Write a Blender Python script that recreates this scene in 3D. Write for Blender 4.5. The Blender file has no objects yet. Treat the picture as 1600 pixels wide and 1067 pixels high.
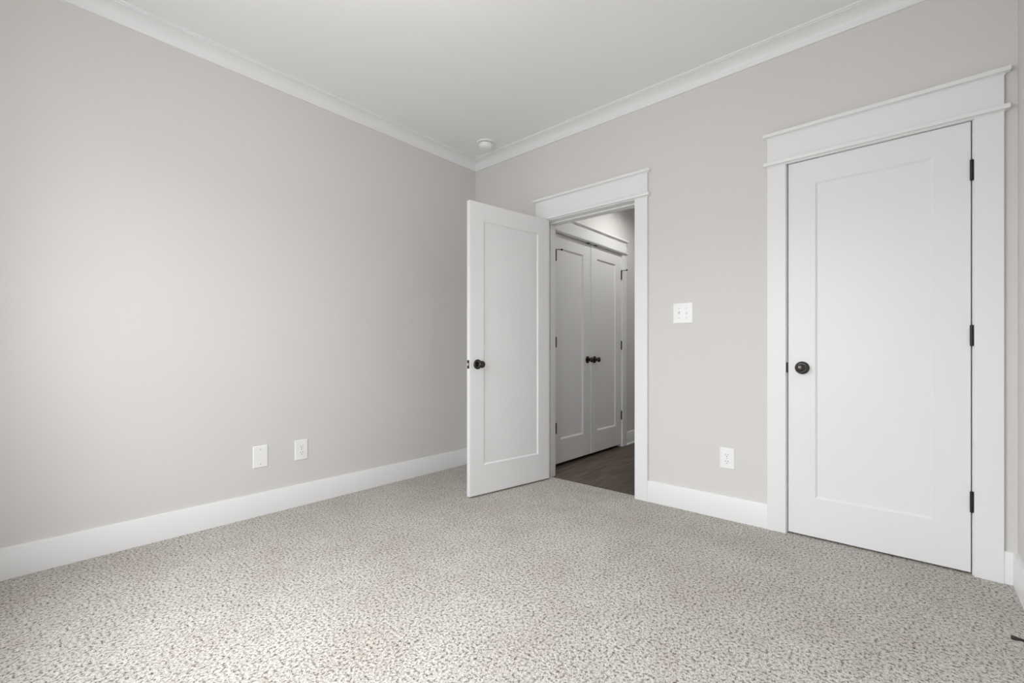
import bpy, bmesh, math, random
from mathutils import Matrix, Vector

# ------------------------------------------------------------------ camera, world, lights, exposure
SC = bpy.context.scene
COL = SC.collection
PI = math.pi

cam_data = bpy.data.cameras.new('camera')
cam = bpy.data.objects.new('camera', cam_data)
COL.objects.link(cam)
cam.location = (3.0075, -2.8969, 1.0012)
cam.rotation_euler = (PI / 2, 0, math.radians(41.454))
cam_data.sensor_fit = 'HORIZONTAL'
cam_data.sensor_width = 36.0
cam_data.lens = 36.0 * 706.08 / 1600.0
cam_data.shift_y = (551.03 - 533.5) / 1600.0
cam_data.clip_start = 0.02
SC.camera = cam

SC.view_settings.view_transform = 'Standard'
SC.view_settings.look = 'None'
SC.view_settings.gamma = 1.0
SC.view_settings.use_curve_mapping = False
SC.view_settings.exposure = 0.05

world = bpy.data.worlds.new('overcast_sky')
SC.world = world
world.use_nodes = True
wn = world.node_tree.nodes['Background']
wn.inputs['Color'].default_value = (0.93, 0.96, 1.0, 1)
wn.inputs['Strength'].default_value = 2.6


def area_light(name, loc, target, sx, sy, power, color=(1, 1, 1), spread=180):
    d = bpy.data.lights.new(name, 'AREA')
    d.shape = 'RECTANGLE'
    d.size, d.size_y, d.energy, d.color = sx, sy, power, color
    d.spread = math.radians(spread)
    o = bpy.data.objects.new(name, d)
    o.location = loc
    o.rotation_euler = (Vector(target) - Vector(loc)).to_track_quat('-Z', 'Y').to_euler()
    COL.objects.link(o)
    return o


# room dimensions (metres): x along the door wall, y towards the hall, z up
XR, YB, ZC = 3.3507, -3.22, 2.738
WT = 0.117                         # wall thickness
HX, HXR, HYF, HZ = 0.665, 1.80, 3.70, -0.008   # hall
WIN = (0.60, 2.80, 0.50, 2.25)     # window behind the camera

# daylight through the window behind the camera: bright sky ahead and to the left, light ground below
area_light('sky_ahead', (1.7, YB - 2.2, 3.5), (1.7, YB, 1.35), 5.0, 2.6, 330, (0.95, 0.97, 1.0))
area_light('sky_left', (-0.8, YB - 2.2, 3.0), (1.7, YB, 1.35), 2.5, 2.6, 180, (0.95, 0.97, 1.0))
area_light('ground_glow', (1.7, YB - 0.14, 0.94), (1.7, 0, 0.94), 2.2, 0.875, 13.4, (0.96, 0.975, 1.0))
pt = area_light('window_portal', (1.7, YB - 0.02, 1.375), (1.7, 0, 1.375), 2.2, 1.75, 1)
pt.data.cycles.is_portal = True
# unseen lamp added to brighten the bedroom, above and behind the frame
pl = bpy.data.lights.new('added_fill_lamp', 'POINT')
pl.energy, pl.color, pl.shadow_soft_size = 7.0, (1, 0.94, 0.885), 0.12
po = bpy.data.objects.new('added_fill_lamp', pl)
po.location = (1.7, -2.05, 2.35)
COL.objects.link(po)
# recessed downlights of the hall; the far one is added to lift the wall
for nm, yy, en, deg in (('hall_downlight', 1.24, 24, 156), ('hall_downlight', 3.0, 16, 130)):
    sd = bpy.data.lights.new(nm, 'SPOT')
    sd.energy, sd.color, sd.spot_size, sd.spot_blend, sd.shadow_soft_size = en, (1, 0.99, 0.985), math.radians(deg), 0.6, 0.04
    so = bpy.data.objects.new(nm, sd)
    so.location = (1.24, yy, ZC - 0.05)
    COL.objects.link(so)


# ------------------------------------------------------------------ materials
def new_mat(name):
    m = bpy.data.materials.new(name)
    m.use_nodes = True
    return m, m.node_tree.nodes, m.node_tree.links, m.node_tree.nodes['Principled BSDF']


def paint(name, col, rough, bump=0.0, scale=400):
    m, n, l, b = new_mat(name)
    b.inputs['Roughness'].default_value = rough
    tc = n.new('ShaderNodeTexCoord')
    nz = n.new('ShaderNodeTexNoise')
    nz.inputs['Scale'].default_value = 1.3
    nz.inputs['Detail'].default_value = 3
    l.new(tc.outputs['Object'], nz.inputs['Vector'])
    mr = n.new('ShaderNodeMix'); mr.data_type = 'RGBA'
    mr.inputs['A'].default_value = tuple(c * 0.985 for c in col) + (1,)
    mr.inputs['B'].default_value = tuple(min(1, c * 1.015) for c in col) + (1,)
    l.new(nz.outputs['Fac'], mr.inputs['Factor'])
    l.new(mr.outputs['Result'], b.inputs['Base Color'])
    if bump:
        nb = n.new('ShaderNodeTexNoise')
        nb.inputs['Scale'].default_value = scale
        nb.inputs['Detail'].default_value = 2
        l.new(tc.outputs['Object'], nb.inputs['Vector'])
        bp = n.new('ShaderNodeBump')
        bp.inputs['Strength'].default_value = bump
        bp.inputs['Distance'].default_value = 0.001
        l.new(nb.outputs['Fac'], bp.inputs['Height'])
        l.new(bp.outputs['Normal'], b.inputs['Normal'])
    return m


def metal(name, col, rough, met=1.0):
    m, n, l, b = new_mat(name)
    b.inputs['Metallic'].default_value = met
    tc = n.new('ShaderNodeTexCoord')
    nz = n.new('ShaderNodeTexNoise')
    nz.inputs['Scale'].default_value = 90
    l.new(tc.outputs['Object'], nz.inputs['Vector'])
    mr = n.new('ShaderNodeMix'); mr.data_type = 'RGBA'
    mr.inputs['A'].default_value = tuple(c * 0.8 for c in col) + (1,)
    mr.inputs['B'].default_value = tuple(c * 1.2 for c in col) + (1,)
    l.new(nz.outputs['Fac'], mr.inputs['Factor'])
    l.new(mr.outputs['Result'], b.inputs['Base Color'])
    b.inputs['Roughness'].default_value = rough
    return m


def carpet_mat():
    m, n, l, b = new_mat('carpet_pile')
    b.inputs['Roughness'].default_value = 0.95
    b.inputs['Specular IOR Level'].default_value = 0.08
    tc = n.new('ShaderNodeTexCoord')
    co = tc.outputs['Object']

    def noise(scale, detail, rough, off, vec=None):
        mp = n.new('ShaderNodeMapping')
        mp.inputs['Location'].default_value = off
        l.new(vec or co, mp.inputs['Vector'])
        t = n.new('ShaderNodeTexNoise')
        t.noise_dimensions = '2D'
        t.inputs['Scale'].default_value = scale
        t.inputs['Detail'].default_value = detail
        t.inputs['Roughness'].default_value = rough
        l.new(mp.outputs['Vector'], t.inputs['Vector'])
        return t.outputs['Fac']

    def ramp(fac, stops):
        r = n.new('ShaderNodeValToRGB')
        while len(r.color_ramp.elements) < len(stops): r.color_ramp.elements.new(0.5)
        for e, (p, c) in zip(r.color_ramp.elements, stops): e.position, e.color = p, c + (1,)
        l.new(fac, r.inputs['Fac'])
        return r.outputs['Color']

    def mix(kind, fac, a, c):
        x = n.new('ShaderNodeMixRGB'); x.blend_type = kind; x.inputs['Fac'].default_value = fac
        l.new(a, x.inputs['Color1']); l.new(c, x.inputs['Color2'])
        return x.outputs['Color']

    # light beige yarn; dark brown flecks paint in the shade between tufts
    yarn_shade = ramp(noise(92, 4.0, 0.74, (3.1, 7.7, 0)),
                 [(0.31, (0.115, 0.102, 0.088)), (0.395, (0.34, 0.312, 0.275)), (0.455, (0.635, 0.605, 0.558)), (0.56, (0.80, 0.772, 0.728)), (0.72, (0.89, 0.868, 0.832))])
    fine = ramp(noise(330, 1.5, 0.5, (11.3, 2.9, 0)), [(0.3, (0.76, 0.75, 0.74)), (0.66, (1.0, 1.0, 1.0))])
    lean = ramp(noise(2.4, 5, 0.6, (0.4, 1.9, 0)), [(0.32, (0.92, 0.90, 0.88)), (0.60, (1.0, 1.0, 1.0))])
    patch = ramp(noise(11, 3, 0.6, (5.5, 0.3, 0)), [(0.3, (0.93, 0.925, 0.92)), (0.6, (1.0, 1.0, 1.0))])
    c = mix('MULTIPLY', 1.0, yarn_shade, fine)
    c = mix('MULTIPLY', 1.0, c, lean)
    c = mix('MULTIPLY', 1.0, c, patch)
    l.new(c, b.inputs['Base Color'])
    # relief of the twisted tufts
    mp = n.new('ShaderNodeMapping')
    mp.inputs['Rotation'].default_value = (0, 0, math.radians(-35))
    mp.inputs['Scale'].default_value = (1.0, 0.55, 1)
    l.new(co, mp.inputs['Vector'])
    h = noise(210, 2, 0.6, (1.7, 4.2, 0), mp.outputs['Vector'])
    bp = n.new('ShaderNodeBump')
    bp.inputs['Strength'].default_value = 0.9
    bp.inputs['Distance'].default_value = 0.008
    l.new(h, bp.inputs['Height'])
    l.new(bp.outputs['Normal'], b.inputs['Normal'])
    return m


def plank_mat():
    m, n, l, b = new_mat('vinyl_plank')
    tc = n.new('ShaderNodeTexCoord')
    mp = n.new('ShaderNodeMapping')
    mp.inputs['Rotation'].default_value = (0, 0, PI / 2)
    l.new(tc.outputs['Object'], mp.inputs['Vector'])
    bk = n.new('ShaderNodeTexBrick')
    bk.inputs['Scale'].default_value = 1.0
    bk.inputs['Brick Width'].default_value = 1.22
    bk.inputs['Row Height'].default_value = 0.18
    bk.inputs['Mortar Size'].default_value = 0.0015
    bk.inputs['Color1'].default_value = (0.066, 0.048, 0.035, 1)
    bk.inputs['Color2'].default_value = (0.105, 0.078, 0.058, 1)
    bk.inputs['Mortar'].default_value = (0.02, 0.014, 0.01, 1)
    bk.offset = 0.37
    l.new(mp.outputs['Vector'], bk.inputs['Vector'])
    mp2 = n.new('ShaderNodeMapping')
    mp2.inputs['Scale'].default_value = (20, 1.5, 1)
    l.new(tc.outputs['Object'], mp2.inputs['Vector'])
    nz = n.new('ShaderNodeTexNoise')
    nz.inputs['Scale'].default_value = 1.4
    nz.inputs['Detail'].default_value = 6
    nz.inputs['Roughness'].default_value = 0.6
    l.new(mp2.outputs['Vector'], nz.inputs['Vector'])
    mr = n.new('ShaderNodeMapRange')
    mr.inputs['From Min'].default_value = 0.3; mr.inputs['From Max'].default_value = 0.72
    mr.inputs['To Min'].default_value = 0.38; mr.inputs['To Max'].default_value = 2.0
    l.new(nz.outputs['Fac'], mr.inputs['Value'])
    mul = n.new('ShaderNodeMixRGB'); mul.blend_type = 'MULTIPLY'
    mul.inputs['Fac'].default_value = 1.0
    l.new(bk.outputs['Color'], mul.inputs['Color1']); l.new(mr.outputs['Result'], mul.inputs['Color2'])
    l.new(mul.outputs['Color'], b.inputs['Base Color'])
    b.inputs['Roughness'].default_value = 0.5
    return m


M_WALL = paint('greige_wall_paint', (0.712, 0.696, 0.671), 0.65, 0.08, 260)
M_CEIL = paint('ceiling_paint', (0.87, 0.87, 0.868), 0.8, 0.06, 260)
M_TRIM = paint('white_trim_enamel', (0.845, 0.845, 0.845), 0.38)
M_DOOR = paint('white_door_enamel', (0.835, 0.835, 0.835), 0.36, 0.03, 120)
M_PLASTIC = paint('white_plastic', (0.915, 0.915, 0.91), 0.3)
M_DARKSLOT = paint('slot_dark', (0.03, 0.03, 0.03), 0.6)
M_SCREW = metal('painted_screw', (0.6, 0.6, 0.6), 0.4, 0.3)
M_BRONZE = metal('oil_rubbed_bronze', (0.080, 0.074, 0.070), 0.26)
M_BLACK = metal('black_hardware', (0.007, 0.0065, 0.006), 0.4, 0.0)
M_BOLT = metal('brushed_nickel', (0.75, 0.74, 0.72), 0.28)
M_RUBBER = paint('black_rubber', (0.018, 0.016, 0.016), 0.6)
M_CARPET = carpet_mat()
M_PLANK = plank_mat()
M_DRYWALL = paint('unlit_closet_drywall', (0.7, 0.69, 0.67), 0.8)


def glass_mat():
    m, n, l, b = new_mat('clear_pane')
    n.remove(b)
    tr = n.new('ShaderNodeBsdfTransparent'); gl = n.new('ShaderNodeBsdfGlossy')
    gl.inputs['Roughness'].default_value = 0.02
    mx = n.new('ShaderNodeMixShader'); mx.inputs[0].default_value = 0.06
    l.new(tr.outputs[0], mx.inputs[1]); l.new(gl.outputs[0], mx.inputs[2])
    l.new(mx.outputs[0], n['Material Output'].inputs['Surface'])
    return m


M_GLASS = glass_mat()


def lamp_mat():
    m, n, l, b = new_mat('lit_lens')
    b.inputs['Emission Color'].default_value = (1, 0.98, 0.95, 1)
    b.inputs['Emission Strength'].default_value = 0.8
    return m


M_LAMP = lamp_mat()


# ------------------------------------------------------------------ mesh helpers
def box(bm, x0, x1, y0, y1, z0, z1, bev=0.0, T=None):
    x0, x1 = min(x0, x1), max(x0, x1)
    y0, y1 = min(y0, y1), max(y0, y1)
    z0, z1 = min(z0, z1), max(z0, z1)
    vs = [bm.verts.new((x, y, z)) for x in (x0, x1) for y in (y0, y1) for z in (z0, z1)]
    fs = [bm.faces.new([vs[i] for i in q]) for q in ((0, 1, 3, 2), (4, 6, 7, 5), (0, 4, 5, 1), (2, 3, 7, 6), (0, 2, 6, 4), (1, 5, 7, 3))]
    if bev:
        es = list({e for f in fs for e in f.edges})
        r = bmesh.ops.bevel(bm, geom=es, offset=bev, segments=2, affect='EDGES', profile=0.5)
        vs = list({v for f in r['faces'] for v in f.verts} | {v for v in vs if v.is_valid})
    if T is not None:
        bmesh.ops.transform(bm, matrix=T, verts=[v for v in vs if v.is_valid])
    return vs


def rings(bm, loops, cap0=True, cap1=True):
    """skin a list of equal-length closed loops of points"""
    R = [[bm.verts.new(p) for p in lp] for lp in loops]
    k = len(R[0])
    for a, b in zip(R, R[1:]):
        for i in range(k):
            bm.faces.new((a[i], a[(i + 1) % k], b[(i + 1) % k], b[i]))
    if cap0: bm.faces.new(list(reversed(R[0])))
    if cap1: bm.faces.new(R[-1])
    return R


def lathe(bm, prof, T, seg=40):
    """prof: (radius, height) along local z, transformed by T"""
    loops = []
    for r, h in prof:
        r = max(r, 1e-5)
        loops.append([T @ Vector((r * math.cos(2 * PI * i / seg), r * math.sin(2 * PI * i / seg), h)) for i in range(seg)])
    rings(bm, loops)


def obj(name, bm, mat, parent=None, smooth=False, **props):
    bmesh.ops.recalc_face_normals(bm, faces=bm.faces[:])
    me = bpy.data.meshes.new(name)
    bm.to_mesh(me)
    bm.free()
    if smooth:
        for p in me.polygons: p.use_smooth = True
        me.set_sharp_from_angle(angle=math.radians(35))
    for mm in (mat if isinstance(mat, (list, tuple)) else [mat]):
        me.materials.append(mm)
    o = bpy.data.objects.new(name, me)
    COL.objects.link(o)
    if parent is not None: o.parent = parent
    for k, v in props.items(): o[k] = v
    return o


def empty(name, loc, rz=0.0, **props):
    o = bpy.data.objects.new(name, None)
    o.empty_display_size = 0.05
    o.location = loc
    o.rotation_euler = (0, 0, rz)
    COL.objects.link(o)
    for k, v in props.items(): o[k] = v
    return o


def setting(label, cat):
    return dict(kind='structure', label=label, category=cat)


def box_obj(name, boxes, mat, parent=None, bev=0.0, **props):
    bm = bmesh.new()
    for b in boxes: box(bm, *b, bev=bev)
    return obj(name, bm, mat, parent, **props)


def duplicate(o, parent=None):
    c = o.copy()
    COL.objects.link(c)
    if parent is not None: c.parent = parent
    for ch in list(o.children): duplicate(ch, c)
    return c


# ------------------------------------------------------------------ room shell
JT = 0.018     # jamb thickness
RD = (0.8175, 1.581)          # room doorway, jamb faces
CD = (2.4917, 3.2137)        # closet doorway, jamb faces
HEAD = 2.049                 # underside of head jambs
rl, rr_ = RD[0] - JT, RD[1] + JT
cl, cr_ = CD[0] - JT, CD[1] + JT
HT = HEAD + JT

box_obj('floor', [(0, XR, YB, 0.0, -0.06, 0.0), (rl, rr_, 0.0, 0.045, -0.06, 0.0), (cl, cr_, 0.0, WT, -0.06, 0.0)], M_CARPET,
        **setting('beige textured carpet with painted tuft shade covering the bedroom floor', 'floor'))
box_obj('floor_hall', [(HX, HXR, WT, HYF, -0.06, HZ), (rl, rr_, 0.045, WT, -0.06, HZ), (0.47, HX, 0.28, 1.56, -0.06, HZ)], M_PLANK,
        **setting('dark brown wood plank floor of the hall beyond the open door', 'floor'))
box_obj('ceiling', [(-WT, XR + WT, YB - WT, WT, ZC, ZC + 0.1)], M_CEIL,
        **setting('flat light grey ceiling of the bedroom', 'ceiling'))
box_obj('ceiling_hall', [(HX - WT, HXR + WT, WT, HYF + WT, ZC, ZC + 0.1)], M_CEIL,
        **setting('ceiling over the hall beyond the open door', 'ceiling'))
box_obj('wall_left', [(-WT, 0, YB - WT, WT, -0.06, ZC)], M_WALL,
        **setting('long blank greige wall left of the corner', 'wall'))
box_obj('wall_right', [(XR, XR + WT, YB - WT, WT, -0.06, ZC)], M_WALL,
        **setting('sliver of greige side wall right of the closet door', 'wall'))
box_obj('wall_far', [(0, rl, 0, WT, -0.06, ZC), (rl, rr_, 0, WT, HT, ZC), (rr_, cl, 0, WT, -0.06, ZC),
                     (cl, cr_, 0, WT, HT, ZC), (cr_, XR, 0, WT, -0.06, ZC)], M_WALL,
        **setting('greige wall holding the open doorway and the closet door', 'wall'))
x0, x1, z0, z1 = WIN
box_obj('wall_near', [(0, x0, YB - WT, YB, -0.06, ZC), (x1, XR, YB - WT, YB, -0.06, ZC),
                      (x0, x1, YB - WT, YB, -0.06, z0), (x0, x1, YB - WT, YB, z1, ZC)], M_WALL,
        **setting('greige wall with the window, behind the viewer', 'wall'))
# hall shell
box_obj('wall_hall_left', [(HX - WT, HX, WT, 0.297, -0.06, ZC), (HX - WT, HX, 1.546, HYF, -0.06, ZC), (HX - WT, HX, 0.297, 1.546, 2.078, ZC)], M_WALL,
        **setting('hall wall holding the grey-lit double doors', 'wall'))
box_obj('wall_hall_right', [(HXR, HXR + WT, WT, HYF, -0.06, ZC)], M_WALL, **setting('right hand wall of the hall', 'wall'))
box_obj('wall_hall_far', [(HX - WT, HXR + WT, HYF, HYF + WT, -0.06, ZC)], M_WALL, **setting('end wall of the hall', 'wall'))
# dark closets behind the closed doors
box_obj('wall_closet', [(2.2, 3.46, 0.70, 0.75, -0.06, 2.5), (2.15, 2.2, WT, 0.75, -0.06, 2.5), (3.46, 3.51, WT, 0.75, -0.06, 2.5),
                        (2.15, 3.51, WT, 0.75, 2.5, 2.55), (2.15, 3.51, WT, 0.75, -0.12, -0.06)], M_DRYWALL,
        **setting('inside of the closet behind the closed white door', 'wall'))
box_obj('wall_hall_closet', [(0.1, 0.15, 0.2, 1.65, -0.06, 2.5), (0.1, HX - WT, 0.15, 0.2, -0.06, 2.5), (0.1, HX - WT, 1.65, 1.7, -0.06, 2.5),
                             (0.1, HX - WT, 0.15, 1.7, 2.5, 2.55), (0.1, HX - WT, 0.15, 1.7, -0.12, -0.06)], M_DRYWALL,
        **setting('inside of the closet behind the hall double doors', 'wall'))


# ------------------------------------------------------------------ crown moulding and baseboards
def crown_profile():
    p = [(0, 2.6634), (0.011, 2.6634), (0.012, 2.6720)]
    for i in range(11):                                   # concave face
        a = i / 10 * PI / 2
        p.append((0.0835 - 0.0695 * math.cos(a), 2.6745 + 0.0485 * math.sin(a)))
    p += [(0.0835, 2.7275), (0.0934, 2.7290), (0.0934, ZC), (0, ZC)]
    return p


CROWN = crown_profile()
BASE = [(0, 0), (0.0142, 0), (0.0142, 0.1355), (0.0125, 0.1390), (0.0105, 0.1400), (0, 0.1400)]
SHOE = [(0, 0), (0.014 + 0.013, 0), (0.014 + 0.013, 0.006), (0.014 + 0.010, 0.014), (0.014 + 0.004, 0.019), (0.0142, 0.020), (0.0142, 0.1355), (0.0125, 0.1390), (0.0105, 0.1400), (0, 0.1400)]


def run(name, prof, a, b, nrm, m0, m1, z, mat, **props):
    """moulding profile swept from a to b along a wall; m0/m1 = 1 mitres that end into an inside corner"""
    a, b, nv = Vector(a), Vector(b), Vector(nrm)
    d = (b - a).normalized()
    bm = bmesh.new()
    la = [(*(a + nv * o + d * o * m0), z + h) for o, h in prof]
    lb = [(*(b + nv * o - d * o * m1), z + h) for o, h in prof]
    rings(bm, [la, lb])
    return obj(name, bm, mat, smooth=True, **props)


run('trim_1', CROWN, (0, YB), (0, 0), (1, 0), 1, 1, 0, M_TRIM, **setting('white crown moulding along the long left wall', 'crown moulding'))
run('trim_2', CROWN, (0, 0), (XR, 0), (0, -1), 1, 1, 0, M_TRIM, **setting('white crown moulding above the doorway and closet door', 'crown moulding'))
run('trim_3', CROWN, (XR, 0), (XR, YB), (-1, 0), 1, 1, 0, M_TRIM, **setting('white crown moulding along the right side wall', 'crown moulding'))
run('trim_4', CROWN, (XR, YB), (0, YB), (0, 1), 1, 1, 0, M_TRIM, **setting('white crown moulding over the window behind the viewer', 'crown moulding'))
CW, RV = 0.0915, 0.005
run('baseboard_left', BASE, (0, YB), (0, 0), (1, 0), 1, 1, 0, M_TRIM, **setting('white baseboard along the long left wall', 'baseboard'))
run('baseboard_far', BASE, (0, 0), (RD[0] - RV - CW, 0), (0, -1), 1, 0, 0, M_TRIM, **setting('white baseboard hidden behind the open door', 'baseboard'))
run('baseboard_far', BASE, (RD[1] + RV + CW, 0), (CD[0] - RV - CW, 0), (0, -1), 0, 0, 0, M_TRIM, **setting('white baseboard between the open doorway and the closet door', 'baseboard'))
run('baseboard_far', BASE, (CD[1] + RV + CW, 0), (XR, 0), (0, -1), 0, 1, 0, M_TRIM, **setting('short white baseboard piece right of the closet casing', 'baseboard'))
run('baseboard_right', BASE, (XR, 0), (XR, YB), (-1, 0), 1, 1, 0, M_TRIM, **setting('white baseboard on the right side wall, behind the door stop', 'baseboard'))
run('baseboard_near', BASE, (XR, YB), (0, YB), (0, 1), 1, 1, 0, M_TRIM, **setting('white baseboard under the window behind the viewer', 'baseboard'))
run('baseboard_hall', SHOE, (HX, 1.624), (HX, HYF), (1, 0), 0, 1, HZ, M_TRIM, **setting('white baseboard and shoe moulding past the hall double doors', 'baseboard'))


# ------------------------------------------------------------------ door casings (craftsman style header)
def frame(origin, u, nrm):
    u, nrm = Vector(u), Vector(nrm)
    return Matrix(((u.x, nrm.x, 0, origin[0]), (u.y, nrm.y, 0, origin[1]), (0, 0, 1, origin[2]), (0, 0, 0, 1)))


def stacked(bm, u0, u1, depth, prof, T):
    """mitre-returned cap: rectangles growing by d at height z, back edge on the wall"""
    loops = []
    for d, z in prof:
        loops.append([T @ Vector(p) for p in ((u0 - d, 0, z), (u1 + d, 0, z), (u1 + d, depth + d, z), (u0 - d, depth + d, z))])
    rings(bm, loops)


def casing(root, T, j0, j1, zf=0.0, dz=0.0, short=0.0, RV=RV):
    """two legs, bead, header board and cap on one side of a doorway; j0, j1 = jamb faces along u"""
    th = 0.018
    o0, o1 = j0 - RV - CW, j1 + RV + CW
    for a, b in ((o0, j0 - RV), (j1 + RV, o1)):
        bm = bmesh.new()
        box(bm, a, b, 0, th, zf, 2.0465 + dz, bev=0.0012, T=T)
        obj('side_casing', bm, M_TRIM, root)
    bm = bmesh.new()
    bead = [(0.0, 2.0465)] + [(0.010 * (1 - math.cos(t * PI / 2)) + 0.001, 2.0465 + 0.0075 * math.sin(t * PI / 2)) for t in (0.0, .3, .6, 1.0)]
    bead += [(0.0160, 2.0545), (0.0165, 2.0555), (0.0165, 2.0725), (0.0155, 2.0735)]
    stacked(bm, o0, o1, th, [(d, z + dz) for d, z in bead], T)
    obj('bead', bm, M_TRIM, root, smooth=True)
    bm = bmesh.new()
    box(bm, o0, o1, 0, th, 2.0735 + dz, 2.2050 + dz - short, bev=0.0008, T=T)
    obj('header_board', bm, M_TRIM, root)
    bm = bmesh.new()
    cap = [(0.0, 2.2050)] + [(0.001 + 0.012 * (1 - math.cos(t * PI / 2)), 2.2050 + 0.009 * math.sin(t * PI / 2)) for t in (0.0, .3, .6, 1.0)]
    cap += [(0.0175, 2.2145), (0.0185, 2.2155), (0.0185, 2.2320), (0.0175, 2.2330)]
    stacked(bm, o0, o1, th, [(d, z + dz - short) for d, z in cap], T)
    obj('cap', bm, M_TRIM, root, smooth=True)


def jamb(root, T, j0, j1, depth, head, zf, stop0, stop1):
    """side jambs, head jamb and door stops; local n runs from 0 (casing face side) back to -depth"""
    bm = bmesh.new()
    box(bm, j0 - JT, j0, -depth, 0, zf, head, T=T)
    box(bm, j0, j0 + 0.011, -stop1, -stop0, zf, head - 0.011, bev=0.0012, T=T)
    obj('side_jamb', bm, M_TRIM, root)
    bm = bmesh.new()
    box(bm, j1, j1 + JT, -depth, 0, zf, head, T=T)
    box(bm, j1 - 0.011, j1, -stop1, -stop0, zf, head - 0.011, bev=0.0012, T=T)
    obj('side_jamb', bm, M_TRIM, root)
    bm = bmesh.new()
    box(bm, j0 - JT, j1 + JT, -depth, 0, head, head + JT, T=T)
    box(bm, j0, j1, -stop1, -stop0, head - 0.011, head, bev=0.0012, T=T)
    obj('head_jamb', bm, M_TRIM, root)


# room doorway
r = empty('trim_5', (0, 0, 0), **setting('white header casing and jambs around the open doorway', 'door casing'))
TF = frame((0, 0, 0), (1, 0, 0), (0, -1, 0))
casing(r, TF, *RD, dz=0.004)
jamb(r, TF, *RD, WT, HEAD, HZ, 0.042, 0.076)
casing(r, frame((0, WT, 0), (1, 0, 0), (0, 1, 0)), *RD, zf=HZ, RV=0.010)
bm = bmesh.new()                                     # strike plate of the open doorway (on the right jamb)
box(bm, RD[1] - 0.001, RD[1], 0.004, 0.034, 0.885, 0.945)
obj('strike_plate', bm, M_BLACK, r)
# closet doorway
r = empty('trim_6', (0, 0, 0), **setting('white header casing and jambs around the closed closet door', 'door casing'))
casing(r, TF, *CD)
jamb(r, TF, *CD, WT, HEAD, 0.0, 0.040, 0.074)
bm = bmesh.new()
box(bm, CD[0] - 0.0045, CD[0] + 0.0022, -0.0035, 0.030, 0.892, 0.948, bev=0.001)
obj('strike_plate', bm, M_BLACK, r)
# hall double doorway
HD = (0.315, 1.528)
HH = 2.0600
r = empty('trim_7', (0, 0, 0), **setting('white header casing around the hall double doors', 'door casing'))
TH = frame((HX, 0, 0), (0, 1, 0), (1, 0, 0))
casing(r, TH, *HD, zf=HZ, dz=0.0135, short=0.0295)
jamb(r, TH, *HD, WT, HH, HZ, 0.040, 0.074)
for yy in (0.862, 0.998):                            # ball catch strikes on the head jamb
    bm = bmesh.new()
    box(bm, HX - 0.030, HX + 0.020, yy - 0.024, yy + 0.024, HH - 0.0035, HH, bev=0.0008)
    obj('ball_catch', bm, M_BLACK, r)


# ------------------------------------------------------------------ panel doors and their hardware
def slab(w, h, t=0.035, stile=0.122, hung=None, top=0.129, bot=0.207, rec=0.008, bev=0.0095):
    hung = hung or stile
    bm = bmesh.new()
    def rect(u0, u1, z0, z1, y): return [bm.verts.new(p) for p in ((u0, y, z0), (u1, y, z0), (u1, y, z1), (u0, y, z1))]
    faces = {}
    for s in (1, -1):
        y = s * t / 2
        e = 0.0015
        o = rect(e, w - e, e, h - e, y)
        a = rect(hung, w - stile, bot, h - top, y)
        b = rect(hung + 0.002, w - stile - 0.002, bot + 0.002, h - top - 0.002, y - s * 0.0022)
        c = rect(hung + bev, w - stile - bev, bot + bev, h - top - bev, y - s * rec)
        for p, q in ((o, a), (a, b), (b, c)):
            for i in range(4): bm.faces.new((p[i], p[(i + 1) % 4], q[(i + 1) % 4], q[i]))
        bm.faces.new(c)
        edge = rect(0, w, 0, h, y - s * e)
        for i in range(4): bm.faces.new((edge[i], edge[(i + 1) % 4], o[(i + 1) % 4], o[i]))
        faces[s] = edge
    p, q = faces[1], faces[-1]
    for i in range(4): bm.faces.new((p[i], p[(i + 1) % 4], q[(i + 1) % 4], q[i]))
    return bm


ROSE = [(0.0, 0.0), (0.0345, 0.0), (0.0345, 0.003), (0.0325, 0.006), (0.026, 0.009), (0.018, 0.0105), (0.0, 0.0105)]
KNOB = [(0.0, 0.010), (0.0115, 0.010), (0.0105, 0.020), (0.0105, 0.026), (0.0135, 0.031), (0.0195, 0.036), (0.0235, 0.042), (0.0252, 0.048),
        (0.0245, 0.054), (0.0225, 0.0580), (0.0212, 0.0590), (0.0200, 0.0586), (0.0185, 0.0592), (0.014, 0.0615), (0.008, 0.0630), (0.0, 0.0635)]


def along_y(x, y, z, s):
    """frame whose local z axis is +-y"""
    return Matrix.Translation((x, y, z)) @ Matrix.Rotation(-PI / 2 * s, 4, 'X')


def knob(root, x, z, t, s, label=None):
    bm = bmesh.new()
    T = along_y(x, s * t / 2, z, s)
    lathe(bm, KNOB, T, 48)
    k = obj('knob', bm, M_BRONZE, root, smooth=True)
    if label: k['label'] = label
    bm = bmesh.new()
    lathe(bm, ROSE, T, 48)
    obj('rose', bm, M_BRONZE, k, smooth=True)


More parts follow.
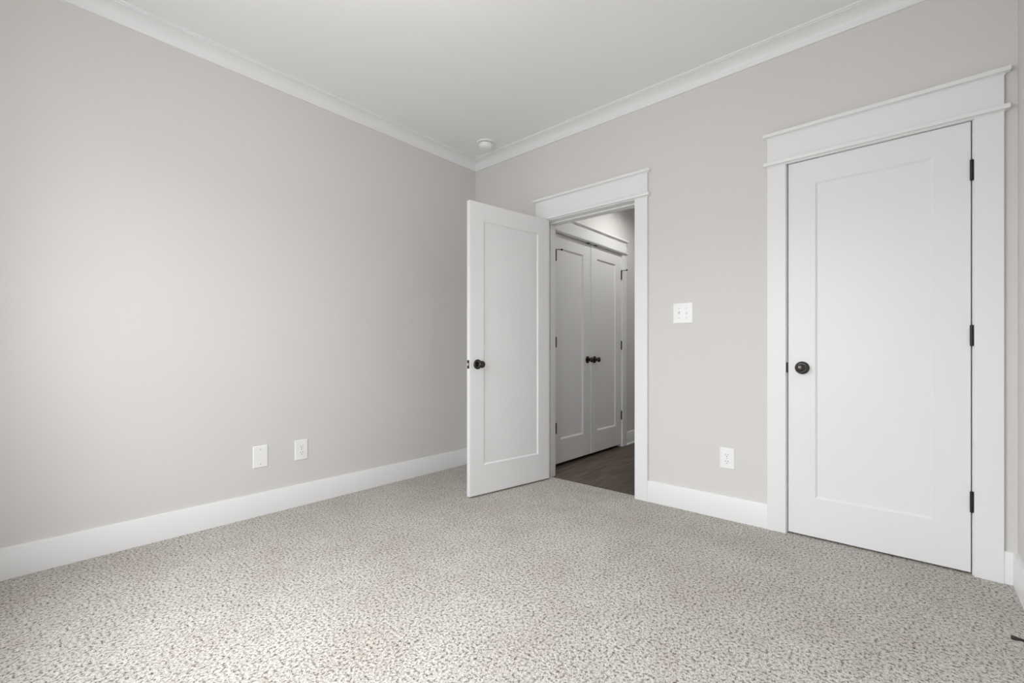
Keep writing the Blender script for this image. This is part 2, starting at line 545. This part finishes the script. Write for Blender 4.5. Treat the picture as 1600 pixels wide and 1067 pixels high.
def hinge(root, zc, face, t, proud=0.0050, dx=0.0):
    """butt hinge at the hung edge (x = 0); barrel proud of the face on side `face`"""
    bm = bmesh.new()
    y = face * (t / 2 + proud)
    T = Matrix.Translation((-0.0022 + dx, y, zc))
    prof = [(0.0, -0.0475), (0.004, -0.0475), (0.0062, -0.0455)]
    for k in range(5):
        a, b = -0.0450 + k * 0.0180, -0.0450 + (k + 1) * 0.0180
        prof += [(0.0064, a + 0.0004), (0.0064, b - 0.0004), (0.0058, b)]
    prof += [(0.0062, 0.0455), (0.004, 0.0475), (0.0, 0.0475)]
    lathe(bm, prof, T, 16)
    h = obj('hinge', bm, M_BLACK, root, smooth=True)
    bm = bmesh.new()
    box(bm, -0.0040, -0.0024, y - face * 0.030, y, zc - 0.0445, zc + 0.0445)
    box(bm, -0.0016, 0.0, y - face * 0.030, y, zc - 0.0445, zc + 0.0445)
    obj('leaf', bm, M_BLACK, h)
    return h


# closet door: hinges right, knob left
D1 = empty('door_1', (3.2097, 0.0175, 0.010), PI, **setting('closed white single panel closet door with dark knob', 'door'))
obj('door_slab', slab(0.7140, 2.0350, stile=0.1255, top=0.129, bot=0.209), M_DOOR, D1)
knob(D1, 0.6480, 0.909, 0.035, 1, 'dark bronze door knob')
for zc in (1.813, 1.069, 0.320): hinge(D1, zc, 1, 0.035)

# bedroom door standing open into the room
D2 = empty('door_2', (0.8468, -0.0226, 0.012), math.radians(-99.08), **setting('white single panel bedroom door standing open into the room', 'door'))
obj('door_slab', slab(0.7560, 2.0350, stile=0.1180, top=0.125, bot=0.205), M_DOOR, D2)
knob(D2, 0.6900, 0.909, 0.035, 1, 'black door knob')
knob(D2, 0.6900, 0.909, 0.035, -1)
for zc in (1.813, 1.069, 0.320): hinge(D2, zc, -1, 0.035)
bm = bmesh.new()
box(bm, 0.7555, 0.7572, -0.0125, 0.0125, 0.880, 0.938, bev=0.0006)
lp = obj('latch_plate', bm, M_BLACK, D2)
bm = bmesh.new()
rings(bm, [[(0.7565, -0.007, 0.901), (0.7565, 0.007, 0.901), (0.7565, 0.007, 0.917), (0.7565, -0.007, 0.917)],
           [(0.7660, -0.005, 0.901), (0.7625, 0.006, 0.901), (0.7625, 0.006, 0.917), (0.7660, -0.005, 0.917)]])
obj('latch_bolt', bm, M_BOLT, lp)


def pin_stop(h, y, z, ang, length, side):
    """hinge-pin door stop: collar on the pin, threaded arm and rubber bumper"""
    bm = bmesh.new()
    lathe(bm, [(0.0, 0.0), (0.0085, 0.0), (0.0085, 0.006), (0.0, 0.006)], Matrix.Translation((-0.0022, y, z)), 16)
    p = Vector((-0.0022, y, z + 0.003))
    d = Vector((math.cos(ang), math.sin(ang), 0))
    T = Matrix.Translation(p) @ d.to_track_quat('Z', 'Y').to_matrix().to_4x4()
    lathe(bm, [(0.0, 0.004), (0.0032, 0.004), (0.0032, length), (0.0, length)], T, 12)
    s = obj('pin_stop', bm, M_BLACK, h, smooth=True)
    bm = bmesh.new()
    lathe(bm, [(0.0, length - 0.012), (0.0065, length - 0.012), (0.0075, length - 0.004), (0.0065, length + 0.004), (0.0, length + 0.006)], T, 16)
    obj('bumper', bm, M_RUBBER, s, smooth=True)


# hall double doors
D3 = empty('door_3', (0.6445, 0.3180, 0.018), PI / 2, **setting('left leaf of the hall double doors, knob at its right', 'door'))
obj('door_slab', slab(0.6000, 2.0370, stile=0.129, hung=0.098, top=0.122, bot=0.209, rec=0.012, bev=0.013), M_DOOR, D3)
knob(D3, 0.5420, 0.916, 0.035, -1)
for i, zc in enumerate((1.835, 1.076, 0.320)):
    h = hinge(D3, zc, -1, 0.035, 0.0125, 0.011)
    if i == 0: pin_stop(D3, -0.0300, zc + 0.048, math.radians(-42), 0.062, -1)
D4 = empty('door_4', (0.6485, 1.5250, 0.018), -PI / 2, **setting('right leaf of the hall double doors, knob at its left', 'door'))
obj('door_slab', slab(0.6040, 2.0370, stile=0.114, top=0.122, bot=0.209, rec=0.012, bev=0.013), M_DOOR, D4)
knob(D4, 0.5430, 0.916, 0.035, 1)
for i, zc in enumerate((1.815, 1.063, 0.313)):
    h = hinge(D4, zc, 1, 0.035)
    if i == 0: pin_stop(D4, 0.0225, zc + 0.048, math.radians(100), 0.062, 1)


# ------------------------------------------------------------------ wall plates (local: x across, y out of the wall, z up; origin at the plate's bottom centre)
def plate_mesh(w, h, t=0.0062):
    bm = bmesh.new()
    def lp(i, y):
        return [(-w / 2 + i, y, i), (w / 2 - i, y, i), (w / 2 - i, y, h - i), (-w / 2 + i, y, h - i)]
    rings(bm, [lp(0, 0), lp(0, 0.0025), lp(0.0012, 0.0042), lp(0.0045, t)])
    return bm


def screw(root, x, z, y=0.0062, slot_h=True):
    bm = bmesh.new()
    T = along_y(x, y - 0.0004, z, 1)
    lathe(bm, [(0.0, 0.0), (0.0034, 0.0), (0.0032, 0.0012), (0.0, 0.0016)], T, 16)
    s = obj('screw', bm, M_SCREW, root, smooth=True)
    bm = bmesh.new()
    box(bm, x - 0.0026, x + 0.0026, y + 0.0006, y + 0.0014, z - 0.0004, z + 0.0004)
    obj('slot', bm, M_DARKSLOT, s)


def outlet(loc, rz, w, h, label):
    r = empty('electrical_outlet', loc, rz, label=label, category='outlet', group='duplex wall outlets')
    obj('cover_plate', plate_mesh(w, h), M_PLASTIC, r)
    for zc in (h / 2 + 0.0195, h / 2 - 0.0195):
        bm = bmesh.new()
        pts = []
        for i in range(32):
            a = 2 * PI * i / 32
            x, z = 0.0172 * math.cos(a), 0.0172 * math.sin(a)
            pts.append((x, max(-0.0142, min(0.0142, z))))
        rings(bm, [[(x * k, y, zc + z * k) for x, z in pts] for k, y in ((1, 0.0055), (1, 0.0076), (0.96, 0.0082))])
        f = obj('receptacle', bm, M_PLASTIC, r, smooth=True)
        for dx, hh in ((-0.0063, 0.0085), (0.0063, 0.0070)):
            bm = bmesh.new()
            box(bm, dx - 0.0012, dx + 0.0012, 0.0078, 0.0085, zc + 0.0035 - hh / 2, zc + 0.0035 + hh / 2)
            obj('slot', bm, M_DARKSLOT, f)
        bm = bmesh.new()
        T = along_y(0, 0.0078, zc - 0.0075, 1)
        lathe(bm, [(0.0, 0.0), (0.0026, 0.0), (0.0026, 0.0007), (0.0, 0.0007)], T, 16)
        obj('ground_hole', bm, M_DARKSLOT, f)
    screw(r, 0, h / 2)
    return r


# plates on the left wall: local x -> +y ... rotation so that local y points to +x
outlet((0, -1.5865, 0.2975), -PI / 2, 0.083, 0.132, 'white duplex outlet on the long left wall, right of the blank plate')
outlet((2.1775, 0, 0.3035), PI, 0.083, 0.125, 'white duplex outlet below the light switch, between doorway and closet')
r = empty('blank_wall_plate', (0, -1.8360, 0.2945), -PI / 2, label='white blank cover plate on the left wall, left of the outlet', category='wall plate')
obj('cover_plate', plate_mesh(0.085, 0.134), M_PLASTIC, r)
for zz in (0.022, 0.112): screw(r, 0, zz)
r = empty('light_switch', (1.9115, 0, 1.1900), PI, label='white double toggle light switch between the doorway and the closet', category='light switch')
obj('cover_plate', plate_mesh(0.126, 0.130), M_PLASTIC, r)
for i, dx in enumerate((0.023, -0.023)):
    up = (1, -1)[i]
    bm = bmesh.new()
    box(bm, dx - 0.0055, dx + 0.0055, 0.0058, 0.0067, 0.065 - 0.0125, 0.065 + 0.0125, bev=0.0002)
    e = obj('toggle_frame', bm, M_PLASTIC, r)
    bm = bmesh.new()
    rings(bm, [[(dx - 0.0042, 0.0064, 0.065 - 0.008), (dx + 0.0042, 0.0064, 0.065 - 0.008), (dx + 0.0042, 0.0064, 0.065 + 0.008), (dx - 0.0042, 0.0064, 0.065 + 0.008)],
               [(dx - 0.0034, 0.0175, 0.065 + up * 0.0095 - 0.0035), (dx + 0.0034, 0.0175, 0.065 + up * 0.0095 - 0.0035),
                (dx + 0.0034, 0.0175, 0.065 + up * 0.0095 + 0.0035), (dx - 0.0034, 0.0175, 0.065 + up * 0.0095 + 0.0035)]])
    obj('toggle', bm, M_PLASTIC, r)
    for dz in (0.0302, -0.0302): screw(r, dx, 0.065 + dz)

# ------------------------------------------------------------------ smoke detector on the ceiling
r = empty('smoke_detector', (0.370, -0.240, ZC), label='round white smoke detector on the ceiling near the corner', category='smoke detector')
FLIP = Matrix.Rotation(PI, 4, 'X')
bm = bmesh.new()
lathe(bm, [(0.0, 0.0), (0.073, 0.0), (0.0745, 0.002), (0.0745, 0.009), (0.072, 0.0115), (0.0, 0.0115)], FLIP, 56)
obj('mounting_base', bm, M_PLASTIC, r, smooth=True)
bm = bmesh.new()
lathe(bm, [(0.0, 0.0110), (0.054, 0.0110), (0.054, 0.0160), (0.0, 0.0160)], FLIP, 56)
obj('vent_gap', bm, M_DARKSLOT, r, smooth=True)
bm = bmesh.new()
lathe(bm, [(0.0, 0.0155), (0.0595, 0.0155), (0.0605, 0.0170), (0.0600, 0.0220), (0.0570, 0.0310), (0.0510, 0.0395), (0.0430, 0.0450), (0.0320, 0.0485), (0.0180, 0.0503), (0.0, 0.0508)], FLIP, 56)
body = obj('body', bm, M_PLASTIC, r, smooth=True)
bm = bmesh.new()
lathe(bm, [(0.0, 0.0455), (0.017, 0.0455), (0.018, 0.0475), (0.0165, 0.0490), (0.0145, 0.0482), (0.0, 0.0478)], Matrix.Translation((-0.006, -0.024, 0.0005)) @ FLIP, 32)
obj('test_button', bm, M_PLASTIC, body, smooth=True)

# ------------------------------------------------------------------ rigid door stop on the right baseboard
DSY, DSZ, DSX = -0.635, 0.040, XR - 0.0142
r = empty('door_stop', (DSX, DSY, DSZ), label='black rigid door stop on the baseboard at the right edge', category='door stop')
TX = Matrix.Rotation(-PI / 2, 4, 'Y')
bm = bmesh.new()
lathe(bm, [(0.0, 0.0), (0.0125, 0.0), (0.0125, 0.003), (0.009, 0.006), (0.0055, 0.008), (0.0, 0.008)], TX, 24)
obj('base', bm, M_BLACK, r, smooth=True)
bm = bmesh.new()
lathe(bm, [(0.0, 0.007), (0.0042, 0.007), (0.0042, 0.062), (0.0, 0.062)], TX, 20)
obj('rod', bm, M_BLACK, r, smooth=True)
bm = bmesh.new()
lathe(bm, [(0.0, 0.058), (0.0050, 0.058), (0.0066, 0.064), (0.0070, 0.074), (0.0060, 0.0762), (0.0, 0.0765)], TX, 24)
obj('rubber_tip', bm, M_RUBBER, r, smooth=True)

# ------------------------------------------------------------------ window behind the viewer, hall lamp
w = empty('window_1', ((x0 + x1) / 2, YB, z0), **setting('white framed double window in the wall behind the viewer', 'window'))
W2, WH = (x1 - x0) / 2, z1 - z0
fr = []
for a, b in ((-W2, -W2 + 0.05), (W2 - 0.05, W2), (-0.05, 0.05)): fr.append((a, b, -0.10, -0.02, 0, WH))
for a, b in ((0, 0.05), (WH - 0.05, WH), (WH / 2 - 0.025, WH / 2 + 0.025)): fr.append((-W2, W2, -0.09, -0.03, a, b))
bm = bmesh.new()
for q in fr: box(bm, *q)
obj('window_frame', bm, M_TRIM, w)
for a, b in ((-W2 + 0.05, -0.05), (0.05, W2 - 0.05)):
    bm = bmesh.new()
    box(bm, a, b, -0.062, -0.058, 0.05, WH - 0.05)
    obj('pane', bm, M_GLASS, w)
bm = bmesh.new()
for q in ((-W2 - 0.09, -W2, 0, 0.018, 0, WH + 0.01), (W2, W2 + 0.09, 0, 0.018, 0, WH + 0.01), (-W2 - 0.09, W2 + 0.09, 0, 0.018, WH + 0.01, WH + 0.16)): box(bm, *q)
obj('window_casing', bm, M_TRIM, w)
bm = bmesh.new()
box(bm, -W2 - 0.12, W2 + 0.12, -0.02, 0.05, -0.022, 0)
obj('window_sill', bm, M_TRIM, w)

for yy, lab in ((1.24, 'white recessed downlight in the hall ceiling by the double doors'), (3.0, 'added unseen downlight at the far end of the hall ceiling')):  # the far fixture belongs to the added downlight
    r = empty('recessed_downlight', (1.24, yy, ZC), label=lab, category='ceiling light', group='hall downlights')
    bm = bmesh.new()
    lathe(bm, [(0.055, 0.0), (0.085, 0.0), (0.085, 0.004), (0.075, 0.008), (0.055, 0.008)], FLIP, 40)
    obj('trim_ring', bm, M_PLASTIC, r, smooth=True)
    bm = bmesh.new()
    lathe(bm, [(0.0, 0.001), (0.056, 0.001), (0.056, 0.005), (0.0, 0.005)], FLIP, 40)
    obj('lens', bm, M_LAMP, r, smooth=True)
r = empty('added_ceiling_lamp', (1.7, -2.05, ZC), label='added unseen flush glass lamp in the middle of the bedroom ceiling', category='ceiling light')  # unseen fixture, added to go with the bedroom fill light
bm = bmesh.new()
lathe(bm, [(0.0, 0.0), (0.085, 0.0), (0.085, 0.018), (0.070, 0.025), (0.0, 0.025)], FLIP, 40)
obj('canopy', bm, M_SCREW, r, smooth=True)
bm = bmesh.new()
lathe(bm, [(0.0, 0.024), (0.110, 0.026), (0.140, 0.040), (0.145, 0.060), (0.130, 0.085), (0.095, 0.105), (0.050, 0.117), (0.0, 0.120)], FLIP, 40)
obj('glass_shade', bm, M_LAMP, r, smooth=True)
